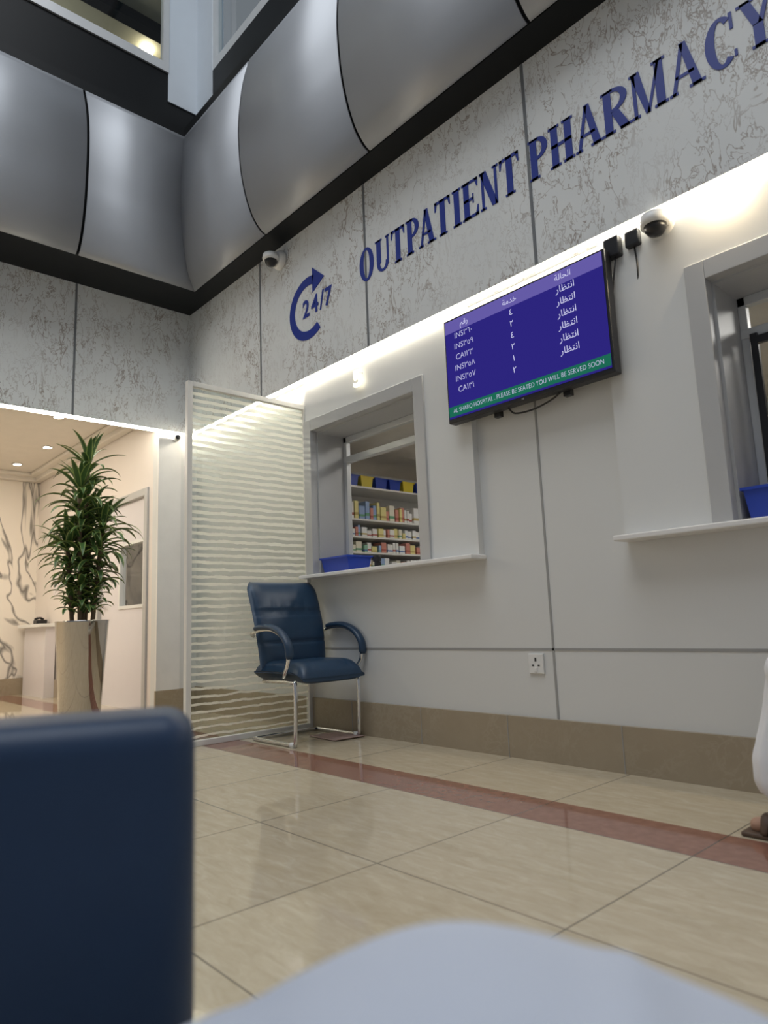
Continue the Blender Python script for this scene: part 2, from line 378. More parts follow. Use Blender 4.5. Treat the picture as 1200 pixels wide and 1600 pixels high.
def backing(name,west):
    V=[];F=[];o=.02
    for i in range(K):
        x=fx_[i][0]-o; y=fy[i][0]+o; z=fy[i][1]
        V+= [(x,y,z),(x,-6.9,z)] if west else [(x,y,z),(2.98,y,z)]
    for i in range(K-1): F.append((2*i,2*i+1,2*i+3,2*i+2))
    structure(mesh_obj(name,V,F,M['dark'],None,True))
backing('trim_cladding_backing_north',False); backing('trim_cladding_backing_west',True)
structure(boxes('trim_black_soffit',[(-5.36,2.98,-.27,-.0,ZT,ZT+.03),(-5.9,-5.36,-6.9,-.0,ZT,ZT+.03)],M['black']))
structure(boxes('trim_black_capping',[(-5.33,2.98,-.41,-.0,5.15,5.24),(-5.9,-5.33,-6.9,-.0,5.15,5.24)],M['black']))
structure(boxes('wall_west_upper_black',[(-5.86,-5.85,-7,-.34,5.24,6.2)],M['black']))
structure(boxes('wall_north_upper_black',[(-5.53,3,-.02,0,5.24,6.2)],M['black']))
structure(boxes('wall_upper_corner',[(-5.95,-5.84,-.34,0,5.89,9.2),(-5.84,-5.53,-.03,.1,5.89,9.2)],M['wallup']))
structure(boxes('wall_upper_corner_black',[(-5.95,-5.855,-.34,0,5.24,5.89),(-5.84,-5.53,-.02,.1,5.24,5.89)],M['black']))
def up_window(n,west,lab):
    e=thing('window_%d'%n,lab,'window',(-5.85,-.34,6.2) if west else (-5.53,0,6.2)); e['kind']='structure'
    L=6.4 if west else 8.4
    def T(a,b,c,d_,z0,z1):
        return (-d_,-c,-b,-a,z0,z1) if west else (a,b,c,d_,z0,z1)
    fr=[T(0,L,-.02,.05,0,.10),T(0,.06,-.02,.05,.1,2.9),T(0,L,-.02,.05,2.85,2.95)]+[T(k,k+.06,-.02,.05,.1,2.9) for k in np.arange(2.2,L,2.2)]
    boxes('window_frame',fr,M['alwin'],e)
    if west: pane('window_glass','x',-.012,-L,-.06,.1,2.85,M['glassup'],e)
    else: pane('window_glass','y',.012,.06,L,.1,2.85,M['glassup'],e)
up_window(3,True,'dark upper-storey window with pale metal frame')
up_window(4,False,'blue-tinted upper-storey window with pale metal frame')
structure(box('ceiling_upper_west',-9.5,-5.95,-7,.0,7.1,7.2,M['uproom']))
structure(boxes('trim_upper_ceiling_coffers',[(x,x+.12,-7,0,6.98,7.1) for x in (-6.35,-7.1,-7.85,-8.6)],M['dark']))
structure(box('wall_upper_west_back',-9.6,-9.5,-7,0,5.9,7.2,M['uproom']))
structure(box('floor_upper_west',-9.5,-5.95,-7,0,5.9,6.0,M['dark']))
structure(box('wall_upper_north_back',-5.5,3,1.2,1.3,5.9,9.2,M['teal']))
structure(box('floor_upper_north',-5.5,3,.05,1.2,5.9,6.0,M['dark']))
o=thing('glass_glint_globe','small glowing globe standing in for a light reflected in the upper window','lamp',(-6.62,-.24,7.1))  # globe added behind the glass to imitate a reflected point of light
lathe('glint_body',[(.001,-.12),(.035,-.11),(.06,-.07),(.06,-.03),(.02,-.01)],M['glint'],o,20)
tube('glint_rod',[(0,0,-.02),(0,0,0)],.008,M['whitep'],o)

# ------------------------------------------------------------------ partition screen
XP=-4.087
e=thing('glass_partition_screen','tall white-framed glass screen with frosted wavy horizontal bands','partition',(XP,-.49,0))
z1=2.342
boxes('frame',[(-.02,.02,-.49,-.455,0,z1),(-.02,.02,.44,.475,0,z1),(-.02,.02,-.455,.44,z1-.035,z1),(-.02,.02,-.455,.44,0,.035)],M['cream'],e,bevel=.003)
pane('glass_pane','x',0,-.455,.44,.035,z1-.035,M['frost'],e)

# ------------------------------------------------------------------ office chair
def pad_back(parent,m):
    nu,nv=36,44; V=[];F=[]
    def pt(u,v,side):
        z=.44+.57*v
        hw=.255+.02*math.sin(v*math.pi*.6)-.03*max(0,(v-.88)/.12)**2
        lean=-.16-.15*v+.03*math.sin(v*math.pi)
        edge=(1-abs(u)**6)**.5*(1-abs(2*v-1)**10)**.5
        th=.058*edge
        if side:
            for vv in (.30,.62,.66): th-=.012*math.exp(-((v-vv)/.014)**2)*edge
            for k in (-.45,-.15,.15,.45):
                if .60<v<.80: th-=.008*math.exp(-((u-k)/.04)**2)*(1-abs((v-.70)/.10))
            x=lean+th-.02*(1-u*u)
        else: x=lean-th*.55-.02*(1-u*u)
        return (x,u*hw,z)
    for side in (1,0):
        for j in range(nv+1):
            for i in range(nu+1): V.append(pt(-1+2*i/nu,j/nv,side))
    n=(nu+1)*(nv+1)
    for s in (0,1):
        for j in range(nv):
            for i in range(nu):
                a=s*n+j*(nu+1)+i; q=(a,a+1,a+nu+2,a+nu+1)
                F.append(q if s==0 else q[::-1])
    for j in range(nv):
        a=j*(nu+1); b=a+nu+1; F.append((a,b,b+n,a+n)); a+=nu;b+=nu;F.append((b,a,a+n,b+n))
    for i in range(nu):
        F.append((i+1,i,i+n,i+1+n)); a=nv*(nu+1)+i; F.append((a,a+1,a+1+n,a+n))
    return mesh_obj('backrest',V,F,m,parent,True)
def pad_seat(parent,m):
    nu,nv=30,30; V=[];F=[]
    for side in (1,0):
        for j in range(nv+1):
            v=j/nv; x=-.24+.52*v
            for i in range(nu+1):
                u=-1+2*i/nu
                e=(1-abs(u)**8)**.5*(1-abs(2*v-1)**8)**.5
                hw=.255-.02*v
                drop=-.05*max(0,(v-.7)/.3)**2
                if side: z=.425+.068*e+drop+.010*(u*u)-.012*math.exp(-((abs(u)-.62)/.03)**2)*e
                else: z=.425-.055*e+drop*.5
                V.append((x,u*hw,z))
    n=(nu+1)*(nv+1)
    for s in (0,1):
        for j in range(nv):
            for i in range(nu):
                a=s*n+j*(nu+1)+i; q=(a,a+1,a+nu+2,a+nu+1); F.append(q[::-1] if s==0 else q)
    for j in range(nv):
        a=j*(nu+1); b=a+nu+1; F.append((a,b,b+n,a+n)); a+=nu;b+=nu;F.append((b,a,a+n,b+n))
    for i in range(nu):
        F.append((i+1,i,i+n,i+1+n)); a=nv*(nu+1)+i; F.append((a,a+1,a+1+n,a+n))
    return mesh_obj('seat',V,F,m,parent,True)
def office_chair(loc,rz,label):
    e=thing('visitor_chair',label,'chair',loc,rz)
    pad_back(e,M['blue']); pad_seat(e,M['blue'])
    y=.245
    P=[(-.14,-y,.375),(.16,-y,.375),(.205,-y,.34),(.20,-y,.05),(.185,-y,.018),(.14,-y,.014),(-.22,-y,.014),(-.26,-y+.03,.014),(-.265,0,.014),(-.26,y-.03,.014),(-.22,y,.014),(.14,y,.014),(.185,y,.018),(.20,y,.05),(.205,y,.34),(.16,y,.375),(-.14,y,.375)]
    tube('cantilever_frame',P,.0125,M['chrome'],e,12,4,up=(.3,.2,.9))
    for s in (-1,1):
        tube('glide',[(.17,s*y,.0),(.17,s*y,.03)],.02,M['whitep'],e)
        yy=s*.285
        path=[(-.25,s*.25,.655),(-.21,yy,.672),(-.10,yy,.692),(.02,yy,.690),(.12,yy,.655),(.185,yy,.585),(.195,yy,.50),(.15,yy*.97,.435),(.08,s*.24,.40)]
        tube('armrest_tube',path,.0125,M['chrome'],e,12,5)
        pp=[(-.16,yy,.70),(-.10,yy,.708),(.02,yy,.706),(.125,yy,.670),(.197,yy,.60),(.212,yy,.515)]
        tube('armrest_pad',pp,.02,M['blue'],e,14,6,flat=(.028,.019))
    return e
office_chair((-3.70,-.32,0),0,'blue leather visitor chair with padded arms and chrome cantilever frame')

V=[];F=[]
for k in range(2):
    z=.002+.006*k; dx=.01*k
    V+=[(-.17+dx,-.10,z),(.13+dx,-.12,z+.002),(.15+dx,.10,z+.002),(-.14+dx,.12,z)]
F=[(0,1,2,3),(4,5,6,7),(0,4,7,3),(1,5,4,0),(2,6,5,1)]
o=mesh_obj('folded_newspaper',V,F,M['news']); o.location=(-3.62,-.16,0.0); tag(o,'folded pinkish newspaper lying flat under the blue chair','newspaper')

# ------------------------------------------------------------------ television
e=thing('wall_television','black wall-mounted television showing a blue queue list in Arabic','television',(-2.03,-.10,1.81))
w,h=.52,.615
box('casing',-w,w,-.03,.03,0,h,M['plastic'],e,bevel=.006)
b=.014
box('screen',-w+b,w-b,-.034,-.0305,b+.01,h-b,M['scr'],e)
box('screen_header_band',-w+b,w-b,-.0352,-.034,.528,h-b,M['scrh'],e)
box('screen_ticker_bar',-w+b,w-b,-.0352,-.034,.035,.092,M['scrg'],e)
wait='\uFEAD\uFE8E\uFEC8\uFE98\uFEE7\uFE8D'
def tvt(s,x,z,size,al='CENTER',off=0,sx=1): return text('screen_text',s,x,-.0360,z,size,M['scrt'],e,al,off,.0003,sx)
tvt('\uFEE2\uFED7\uFEAD',-.36,.563,.044)
tvt('\uFE94\uFEE3\uFEAA\uFEA7',-.04,.563,.044)
tvt('\uFE94\uFEDF\uFE8E\uFEA4\uFEDF\uFE8D',.29,.568,.044)
rows=[('INS\u0663\u0666\u0660','\u0664'),('INS\u0663\u0665\u0669','\u0662'),('CA\u0661\u0662\u0663','\u0664'),('INS\u0663\u0665\u0668','\u0662'),('INS\u0663\u0665\u0667','\u0661'),('CA\u0661\u0663\u0661','\u0662')]
for i,(a,c) in enumerate(rows):
    z=.500-i*.064
    tvt(a,-.37,z,.047,off=-.0006); tvt(c,-.035,z-.004,.046); tvt(wait,.30,z+.004,.048)
tvt('AL SHARQ HOSPITAL . PLEASE BE SEATED YOU WILL BE SERVED SOON',.0,.064,.036,off=-.0007,sx=.83)
boxes('wall_bracket',[(-.2,.2,.03,.10,.2,.42),(-.24,-.20,.03,.06,-.02,.55),(.2,.24,.03,.06,-.02,.55)],M['plastic'],e)
tube('power_cable',[(-.12,.0,.0),(-.10,.03,-.03),(.0,.04,-.035),(.12,.03,-.02),(.2,.01,.0)],.005,M['plastic'],e,8,5)
text('maker_mark','LG',0,-.0312,.011,.012,M['alwin'],e)

e=thing('power_adapter_cluster','black plug adapters in a white socket under the marble band','adapter',(-1.45,0,2.44))
box('socket_plate',-.09,.13,-.012,0,-.05,.06,M['whitep'],e,bevel=.004)
box('adapter',-.09,-.01,-.085,-.012,-.05,.05,M['plastic'],e,bevel=.008)
box('adapter',.015,.085,-.075,-.012,-.035,.045,M['plastic'],e,bevel=.008)
tube('cable',[(-.04,-.06,-.04),(-.05,-.07,-.12),(-.07,-.06,-.2),(-.10,-.03,-.3)],.004,M['plastic'],e,8,5)
tube('cable',[(.05,-.05,-.03),(.055,-.05,-.14),(.03,-.03,-.26),(-.06,-.02,-.42)],.004,M['plastic'],e,8,5)

def dome_cam(loc,label):
    e=thing('dome_security_camera',label,'security camera',loc)
    lathe('mount_base',[(.075,0),(.078,.02),(.07,.045),(.06,.055)],M['whitep'],e,28,(0,0,0),'y')
    tube('arm',[(0,-.04,0),(0,-.09,-.01)],.03,M['whitep'],e,14)
    lathe('housing',[(.03,.03),(.06,.02),(.066,-.01),(.062,-.03)],M['whitep'],e,28,(0,-.10,0))
    lathe('dark_dome',[(.05,-.03),(.046,-.05),(.03,-.07),(.001,-.078)],M['plastic'],e,24,(0,-.10,0))
dome_cam((-4.27,-.09,3.58),'white dome security camera mounted on the marble band')
dome_cam((-1.27,-.0,2.46),'dome security camera mounted under the marble band')
e=thing('bullet_security_camera','small white bullet camera on the white column top','security camera',(-5.87,-.22,2.46))
tube('body',[(.02,0,0),(.14,-.04,-.02)],.028,M['whitep'],e,16)
tube('lens',[(.138,-.039,-.0195),(.15,-.043,-.0215)],.02,M['plastic'],e,16)
tube('bracket',[(0,0,.03),(.05,-.01,.0)],.012,M['whitep'],e,10)

e=thing('wall_socket','white three-pin wall socket with switch','socket',(-2.155,0,.475))
box('plate',-.046,.046,-.012,0,-.05,.05,M['whitep'],e,bevel=.004)
boxes('pin_hole',[(-.005,.005,-.0135,-.012,.012,.03),(-.024,-.012,-.0135,-.012,-.012,-.004),(.012,.024,-.0135,-.012,-.012,-.004)],M['plastic'],e)
box('switch',-.008,.008,-.017,-.012,-.038,-.02,M['whitep'],e)

e=thing('counter_number_sign','glowing number five sign above the service window','sign',(-3.40,-.045,2.345))
text('number','5',0,-.03,0,.16,M['numb'],e,off=.004,ext=.006,sx=1.25)
box('standoff',-.02,-.012,-.03,0,-.04,-.032,M['whitep'],e); box('standoff',.012,.02,-.03,0,.04,.048,M['whitep'],e)

# ------------------------------------------------------------------ serif lettering
ST,TH,SR,SE=.040,.017,.013,.012
def letter_polys(c,w,h):
    P=[]
    R=lambda a,b,c_,d_:P.append([(a,c_),(b,c_),(b,d_),(a,d_)])
    def D(x0,x1,y0,x2,x3,y1): P.append([(x0,y0),(x1,y0),(x3,y1),(x2,y1)])
    def stem(x,t=ST,top=True,bot=True,y0=0,y1=h):
        R(x,x+t,y0,y1)
        if bot: R(x-SE,x+t+SE,0,SR)
        if top: R(x-SE,x+t+SE,h-SR,h)
    def arc(cx,cy,ro,so,ri,si,a0,a1,n=20):
        for k in range(n):
            A=math.radians(a0+(a1-a0)*k/n); B=math.radians(a0+(a1-a0)*(k+1)/n)
            P.append([(cx+ri*math.cos(A),cy+si*math.sin(A)),(cx+ro*math.cos(A),cy+so*math.sin(A)),(cx+ro*math.cos(B),cy+so*math.sin(B)),(cx+ri*math.cos(B),cy+si*math.sin(B))])
    if c=='O': arc(w/2,h/2,w/2,h/2+.004,w/2-ST,h/2-TH*.8,0,360,40)
    elif c=='C':
        arc(w/2,h/2,w/2,h/2+.004,w/2-ST,h/2-TH*.8,50,310,34); R(w-.028,w-.014,h*.66,h); R(w-.02,w-.008,.02,h*.22)
    elif c=='U':
        stem(SE,bot=False,y0=h*.27); stem(w-SE-TH,TH,bot=False,y0=h*.27)
        arc(w/2,h*.28,w/2-SE,h*.285,w/2-SE-(ST+TH)/2,h*.285-TH,180,360,18)
    elif c=='T':
        stem(w/2-ST/2,top=False); R(0,w,h-.018,h); P.append([(0,h),(0,h-.06),(.007,h-.06),(.022,h)]); P.append([(w,h),(w-.022,h),(w-.007,h-.06),(w,h-.06)])
    elif c in 'PR':
        stem(SE); x=SE+ST; bh=h*.27; cy=h-bh
        arc(x,cy,w-x,bh,w-x-ST*.85,bh-TH,-90,90,18)
        if c=='R':
            D(w-ST*1.1,w+.004,0,x-.004,x+ST*.9,h*.47); R(w-ST-.006,w+.014,0,SR)
    elif c=='I': stem(SE)
    elif c=='E':
        stem(SE); R(SE,w,0,.017); R(SE,w,h-.017,h); R(SE,w*.72,h*.5-.008,h*.5+.009)
        P.append([(w,0),(w,.06),(w-.007,.06),(w-.024,0)]); P.append([(w-.024,h),(w-.007,h-.055),(w,h-.055),(w,h)]); R(w*.72-.008,w*.72,h*.5-.03,h*.5+.03)
    elif c=='N':
        stem(SE,TH); stem(w-SE-TH,TH,bot=False); D(w-SE-ST*1.0,w-SE,0,SE-.008,SE+ST-.004,h)
    elif c=='H':
        stem(SE); stem(w-SE-ST); R(SE,w-SE,h*.5-.008,h*.5+.010)
    elif c=='M':
        stem(SE,TH); stem(w-SE-ST); D(w*.42-.006,w*.42+.018,0,SE-.005,SE+ST-.002,h); D(w*.42,w*.42+.014,0,w-SE-ST*.6,w-SE-ST*.25,h)
    elif c=='A':
        D(.008,.008+TH,0,w*.5-.014,w*.5+.004,h); D(w-.008-ST,w-.008,0,w*.5-.018,w*.5+.012,h+.004); R(w*.2,w*.75,h*.3,h*.3+.015)
        R(-.004,.034,0,SR); R(w-ST-.024,w+.006,0,SR)
    elif c=='Y':
        R(w/2-ST/2,w/2+ST/2,0,h*.46); R(w/2-ST/2-SE,w/2+ST/2+SE,0,SR)
        D(w/2-ST/2,w/2+ST/2,h*.44,.006,.006+ST,h); D(w/2+ST/2-TH*1.2,w/2+ST/2,h*.44,w-.010-TH,w-.010,h)
        R(-.006,ST+.022,h-SR,h); R(w-.04,w+.004,h-SR,h)
    return P
def polys_obj(name,P,m,parent,ox,oz,y0,y1):
    V=[];F=[]
    for p in P:
        n=len(V); k=len(p)
        V+=[(ox+a,y0,oz+b) for a,b in p]+[(ox+a,y1,oz+b) for a,b in p]
        F.append(tuple(range(n,n+k))); F.append(tuple(range(n+2*k-1,n+k-1,-1)))
        for i in range(k): F.append((n+i,n+k+i,n+k+(i+1)%k,n+(i+1)%k))
    o=mesh_obj(name,V,F,m,parent)
    bm=bmesh.new(); bm.from_mesh(o.data); bmesh.ops.recalc_face_normals(bm,faces=bm.faces[:]); bm.to_mesh(o.data); bm.free()
    return o
e=thing('pharmacy_wall_lettering','royal blue serif letters reading OUTPATIENT PHARMACY on marble','sign',(-2.0,-.09,2.992))
for s in ([('O',-3.32,.145),('U',-3.155,.14),('T',-3.0,.125),('P',-2.86,.115),('A',-2.745,.135),('T',-2.605,.125),('I',-2.46,.064),('E',-2.385,.12),('N',-2.25,.135),('T',-2.105,.13)],
          [('P',-1.91,.12),('H',-1.78,.145),('A',-1.625,.145),('R',-1.475,.135),('M',-1.325,.175),('A',-1.14,.15),('C',-.975,.135),('Y',-.83,.14)]):
    for c,x,w_ in s: polys_obj('letter',letter_polys(c,w_,.232),M['letter'],e,x+2.0,0,-.004,0)
e=thing('opening_hours_emblem','blue circular arrow emblem reading 24/7 on marble','sign',(-3.92,-.09,3.05))
P=[];ro,ri=.245,.178
for k in range(40):
    A=math.radians(72+(305-72)*k/40); B=math.radians(72+(305-72)*(k+1)/40)
    P.append([(ri*math.cos(A),ri*math.sin(A)),(ro*math.cos(A),ro*math.sin(A)),(ro*math.cos(B),ro*math.sin(B)),(ri*math.cos(B),ri*math.sin(B))])
P.append([(.055,.30),(.055,.10),(.20,.175)])
polys_obj('circular_arrow',P,M['letter'],e,0,0,-.004,0)
for ch,xx in (('2',-.03),('4',.08),('/',.165),('7',.24)):
    text('numeral',ch,xx,-.0025,-.005,.19 if ch!='/' else .2,M['letter'],e,off=.004 if ch!='/' else .002,ext=.0015,sx=.92)

# ------------------------------------------------------------------ bins
def bin_(loc,L,label,m,name='storage_bin',group=None,hh=.105,w_=.11):
    V=[];F=[]
    h_=hh;t=.008
    def ring(a,b,z): return [(-a,-b,z),(a,-b,z),(a,b,z),(-a,b,z)]
    a=L/2
    V=ring(a*.92,w_*.8,0)+ring(a,w_,h_)+ring(a+.008,w_+.008,h_)+ring(a+.008,w_+.008,h_-.012)+ring(a-t,w_-t,h_)+ring(a*.92-t,w_*.8-t,.01)
    F=[(3,2,1,0)]
    def j(p,q):
        for i in range(4): F.append((p+i,p+(i+1)%4,q+(i+1)%4,q+i))
    j(0,4);j(12,8);j(8,16);j(16,20);F.append((20,21,22,23)); j(4,12)
    o=mesh_obj(name,V,F,m); o.location=loc; tag(o,label,'bin',group); return o
bin_((-3.80,.10,WB+.012),.30,'blue plastic tray bin on the service window sill',M['bluep'])
bin_((-.91,.10,WB+.012),.32,'blue plastic tray bin on the service window sill',M['bluep'],hh=.13)

e=thing('card_terminal','small dark card terminal on the window deck','card terminal',(-3.52,.15,WB+.012))
box('stand',-.02,.02,-.015,.015,0,.05,M['plastic'],e,bevel=.004); box('keypad_body',-.03,.03,-.02,.01,.05,.09,M['plastic'],e,bevel=.006)

# ------------------------------------------------------------------ pharmacy shelving
SX=-5.30
labc=[(.82,.81,.78),(.84,.83,.80),(.30,.42,.66),(.78,.70,.30),(.62,.26,.20),(.30,.55,.40),(.80,.76,.62),(.85,.85,.84),(.82,.81,.78),(.80,.82,.84)]
medm=[]
for i,c in enumerate(labc):
    m,t,out=nt('medicine_carton_%s'%'abcdefghij'[i]); bb=N(t,'ShaderNodeBsdfPrincipled',Roughness=.5)
    tc=N(t,'ShaderNodeTexCoord'); sp=N(t,'ShaderNodeSeparateXYZ'); t.links.new(tc.outputs['Generated'],sp.inputs[0])
    s_=MA(t,'MULTIPLY',MA(t,'GREATER_THAN',sp.outputs[2],.2),MA(t,'LESS_THAN',sp.outputs[2],.36))
    t.links.new(MIX(t,s_,c,[(.45,.12,.10),(.10,.18,.42),(.15,.38,.22),(.55,.42,.15)][i%4]),bb.inputs[0]); t.links.new(bb.outputs[0],out.inputs[0]); medm.append(m)
cart=[]
for m in medm:
    bm=bmesh.new(); bmesh.ops.create_cube(bm,size=1); bmesh.ops.bevel(bm,geom=bm.edges[:],offset=.03,segments=1,affect='EDGES')
    me=bpy.data.meshes.new('medicine_carton'); bm.to_mesh(me); bm.free(); me.materials.append(m); cart.append(me)
shz=[.30,.62,.94,1.10,1.26,1.42,1.58,1.76,2.10]
e=thing('medicine_shelving_unit','white metal shelving unit holding rows of medicine','shelving',(SX-.2,2.0,0))
box('back_panel',-.22,-.2,-1.3,1.3,0,2.35,M['white'],e)
for y in (-1.3,1.3): box('upright',-.2,.2,y-.012,y+.012,0,2.35,M['white'],e)
for z in shz: box('shelf',-.2,.2,-1.29,1.29,z-.018,z,M['white'],e)
for si in (3,4,5,6,7):
    y=1.12
    while y<2.68:
        w_=random.uniform(.03,.085); hh=random.uniform(.06,.12) if si<7 else random.uniform(.10,.20); dd=random.uniform(.1,.16)
        o=bpy.data.objects.new('medicine_carton',random.choice(cart)); COL.objects.link(o)
        o.scale=(dd,w_*.93,hh); o.location=(SX-.005-dd/2-random.uniform(0,.03),y+w_/2,shz[si]+hh/2)
        tag(o,'small printed medicine carton standing on the white shelf','medicine box','medicine cartons on the pharmacy shelves')
        y+=w_+random.choice([.002,.003,.008])
for i,y in enumerate(np.arange(1.25,2.75,.2)):
    bin_((SX-.13,y,2.10),.2,('yellow' if i%3==2 else 'blue')+' plastic storage bin on the top shelf',M['yelp'] if i%3==2 else M['bluep'],group='storage bins on the top shelf',hh=.12,w_=.085)
e=thing('medicine_shelving_unit','white metal shelving unit against the back wall','shelving',(-2.2,3.28,0))
box('back_panel',-1.0,1.0,.19,.2,0,2.35,M['white'],e)
for x in (-1.0,1.0): box('upright',x-.012,x+.012,-.2,.2,0,2.35,M['white'],e)
for z in (.4,.8,1.15,1.45,1.75,2.05): box('shelf',-.99,.99,-.2,.2,z-.018,z,M['white'],e)
for z in (1.15,1.45,1.75,2.05):
    x=-2.0
    while x<-1.28:
        w_=random.uniform(.07,.12); hh=random.uniform(.12,.22)
        o=bpy.data.objects.new('medicine_carton',random.choice(cart)); COL.objects.link(o)
        o.scale=(w_*.93,.14,hh); o.location=(x+w_/2,3.17,z+hh/2)
        tag(o,'printed medicine carton standing on the back wall shelf','medicine box','medicine cartons on the back wall shelves')
        x+=w_+.004
e=thing('document_binder','teal box file standing on pharmacy counter','binder',(-3.66,1.05,1.0))
box('cover',-.05,.05,-.12,.12,0,.26,mat('teal_card',(.02,.12,.14),.5),e,bevel=.004); box('label_patch',.05,.052,-.05,.05,.1,.2,M['whitep'],e)
e=thing('pharmacy_counter','white work counter inside the pharmacy','counter',(-3.0,1.05,0))
box('worktop',-1.2,1.2,-.3,.3,.96,1.0,M['white'],e,bevel=.004); box('base_cabinet',-1.15,1.15,-.27,.27,0,.96,M['white'],e)

# ------------------------------------------------------------------ potted plant
e=thing('potted_dracaena','tall dracaena with strappy green leaves in a polished steel planter','potted plant',(-5.50,-1.13,0))
lathe('planter',[(.135,0),(.14,.01),(.19,.80),(.195,.81),(.18,.81),(.176,.76)],M['steel'],e,48)
lathe('soil',[(.174,.74),(.17,.762),(.001,.768)],M['soil'],e,24)
canes=[((0,0),(.0,.01),2.0),((.06,.05),(.10,.10),1.52),((-.06,.04),(-.12,.08),1.62),((0,-.07),(.02,-.13),1.34),((.04,-.03),(.10,-.08),1.78)]
Vs=[];Fs=[];Mi=[]
def leaf(base,az,el,L,wd,droop):
    n=9; d=Vector((math.cos(az),math.sin(az),0)); side=Vector((-math.sin(az),math.cos(az),0))
    p=Vector(base); ang=el; st=len(Vs)
    for i in range(n+1):
        t=i/n; w_=wd*(math.sin(math.pi*min(1,(t*.93+.07)))**.7)*(1-.15*t) if t<1 else .001
        dirv=d*math.cos(ang)+Vector((0,0,1))*math.sin(ang); nrm=-d*math.sin(ang)+Vector((0,0,1))*math.cos(ang)
        for s_,up in ((-1,.35),(-.7,.2),(0,0),(.7,.2),(1,.35)):
            Vs.append(p+side*(w_*s_)+nrm*(w_*up))
        p=p+dirv*(L/n); ang-=droop/n*(.4+1.2*t)
    for i in range(n):
        for k in range(4):
            a=st+i*5+k; Fs.append((a,a+1,a+6,a+5)); Mi.append(1 if k in (0,3) else 0)
for ci,(b0,b1,hh) in enumerate(canes):
    tube('cane',[(b0[0],b0[1],.74),((b0[0]+b1[0])/2,(b0[1]+b1[1])/2,(hh+.74)/2),(b1[0],b1[1],hh)],.017,M['stem'],e,10,5)
    nl=int((hh-.76)*64)
    for k in range(nl):
        t=k/nl; z=.85+(hh-.85)*t
        bx=b0[0]+(b1[0]-b0[0])*t; by=b0[1]+(b1[1]-b0[1])*t
        L=random.uniform(.26,.38)*(1.05 if 1.25<z<1.75 else (.80 if z>1.0 else .62))
        leaf((bx,by,z),k*2.4+ci+random.uniform(-.3,.3),random.uniform(.25,.8)+.25*(z>1.7 or z<1.05),L,random.uniform(.024,.033),random.uniform(1.4,2.3))
    for k in range(14):
        leaf((b1[0],b1[1],hh+.01),k*2.4,random.uniform(.6,1.4),random.uniform(.24,.34),.026,random.uniform(.3,1.3))
mesh_obj('foliage',Vs,Fs,[M['leaf'],M['leaf2']],e,True,Mi)

# ------------------------------------------------------------------ corridor furniture
for x,y in ((-7.9,-.75),(-8.9,-.80),(-7.9,-2.2),(-8.9,-2.2),(-7.0,-2.2),(-6.7,-1.0)):
    e=thing('recessed_ceiling_spotlight','small round recessed ceiling spotlight, lit','ceiling light',(x,y,2.75),group='recessed spotlights in the corridor ceiling')
    lathe('trim_ring',[(.06,-.008),(.062,-.002),(.045,0)],M['whitep'],e,24)
    lathe('lamp_disc',[(.042,-.010),(.042,-.0085)],M['spot'],e,24)
e=thing('reception_shelf_counter','white wall counter with a stone top in the corridor','counter',(-8.95,-.45,0))
box('counter_top',-.5,.4,-.13,.06,.80,.84,M['whitep'],e,bevel=.006); box('counter_front',-.48,.36,-.05,.06,0,.80,M['door'],e)
e=thing('desk_telephone','black desk telephone on the counter','telephone',(-8.95,-.46,.84))
box('phone_body',-.07,.07,-.06,.06,0,.05,M['plastic'],e,bevel=.01); tube('handset',[(-.05,-.05,.055),(-.05,0,.075),(-.05,.05,.055)],.014,M['plastic'],e,10,4)
for x,z in ((-8.25,1.45),(-8.0,1.5),(-8.5,1.38),(-7.75,1.42),(-8.7,1.3)):
    o=box('notice_sheet',x-.09,x+.09,-.375,-.369,z-.13,z+.13,M['paper']); tag(o,'printed paper notice pinned to the corridor wall','notice','paper notices on the corridor wall')

# ------------------------------------------------------------------ lounge chair
F2=Vector((-math.sin(yaw),math.cos(yaw),0)); R2=Vector((math.cos(yaw),math.sin(yaw),0))
cx=CAM+F2*.78+R2*(-.215)
rot=math.atan2(R2.y,R2.x)+math.radians(17)
e=thing('lounge_chair','low navy leather lounge chair with a rounded padded back','chair',(cx.x,cx.y,0),rot)
box('backrest',-.62,0,0,.16,.16,.625,M['navy'],e,bevel=.035,seg=6,smooth=True)
box('seat_cushion',-.60,-.02,.16,.62,.24,.40,M['navy'],e,bevel=.04,seg=5,smooth=True)
for x in (-.55,-.07):
    for y in (.08,.56): tube('leg',[(x,y,0),(x,y,.25)],.018,M['chrome'],e)

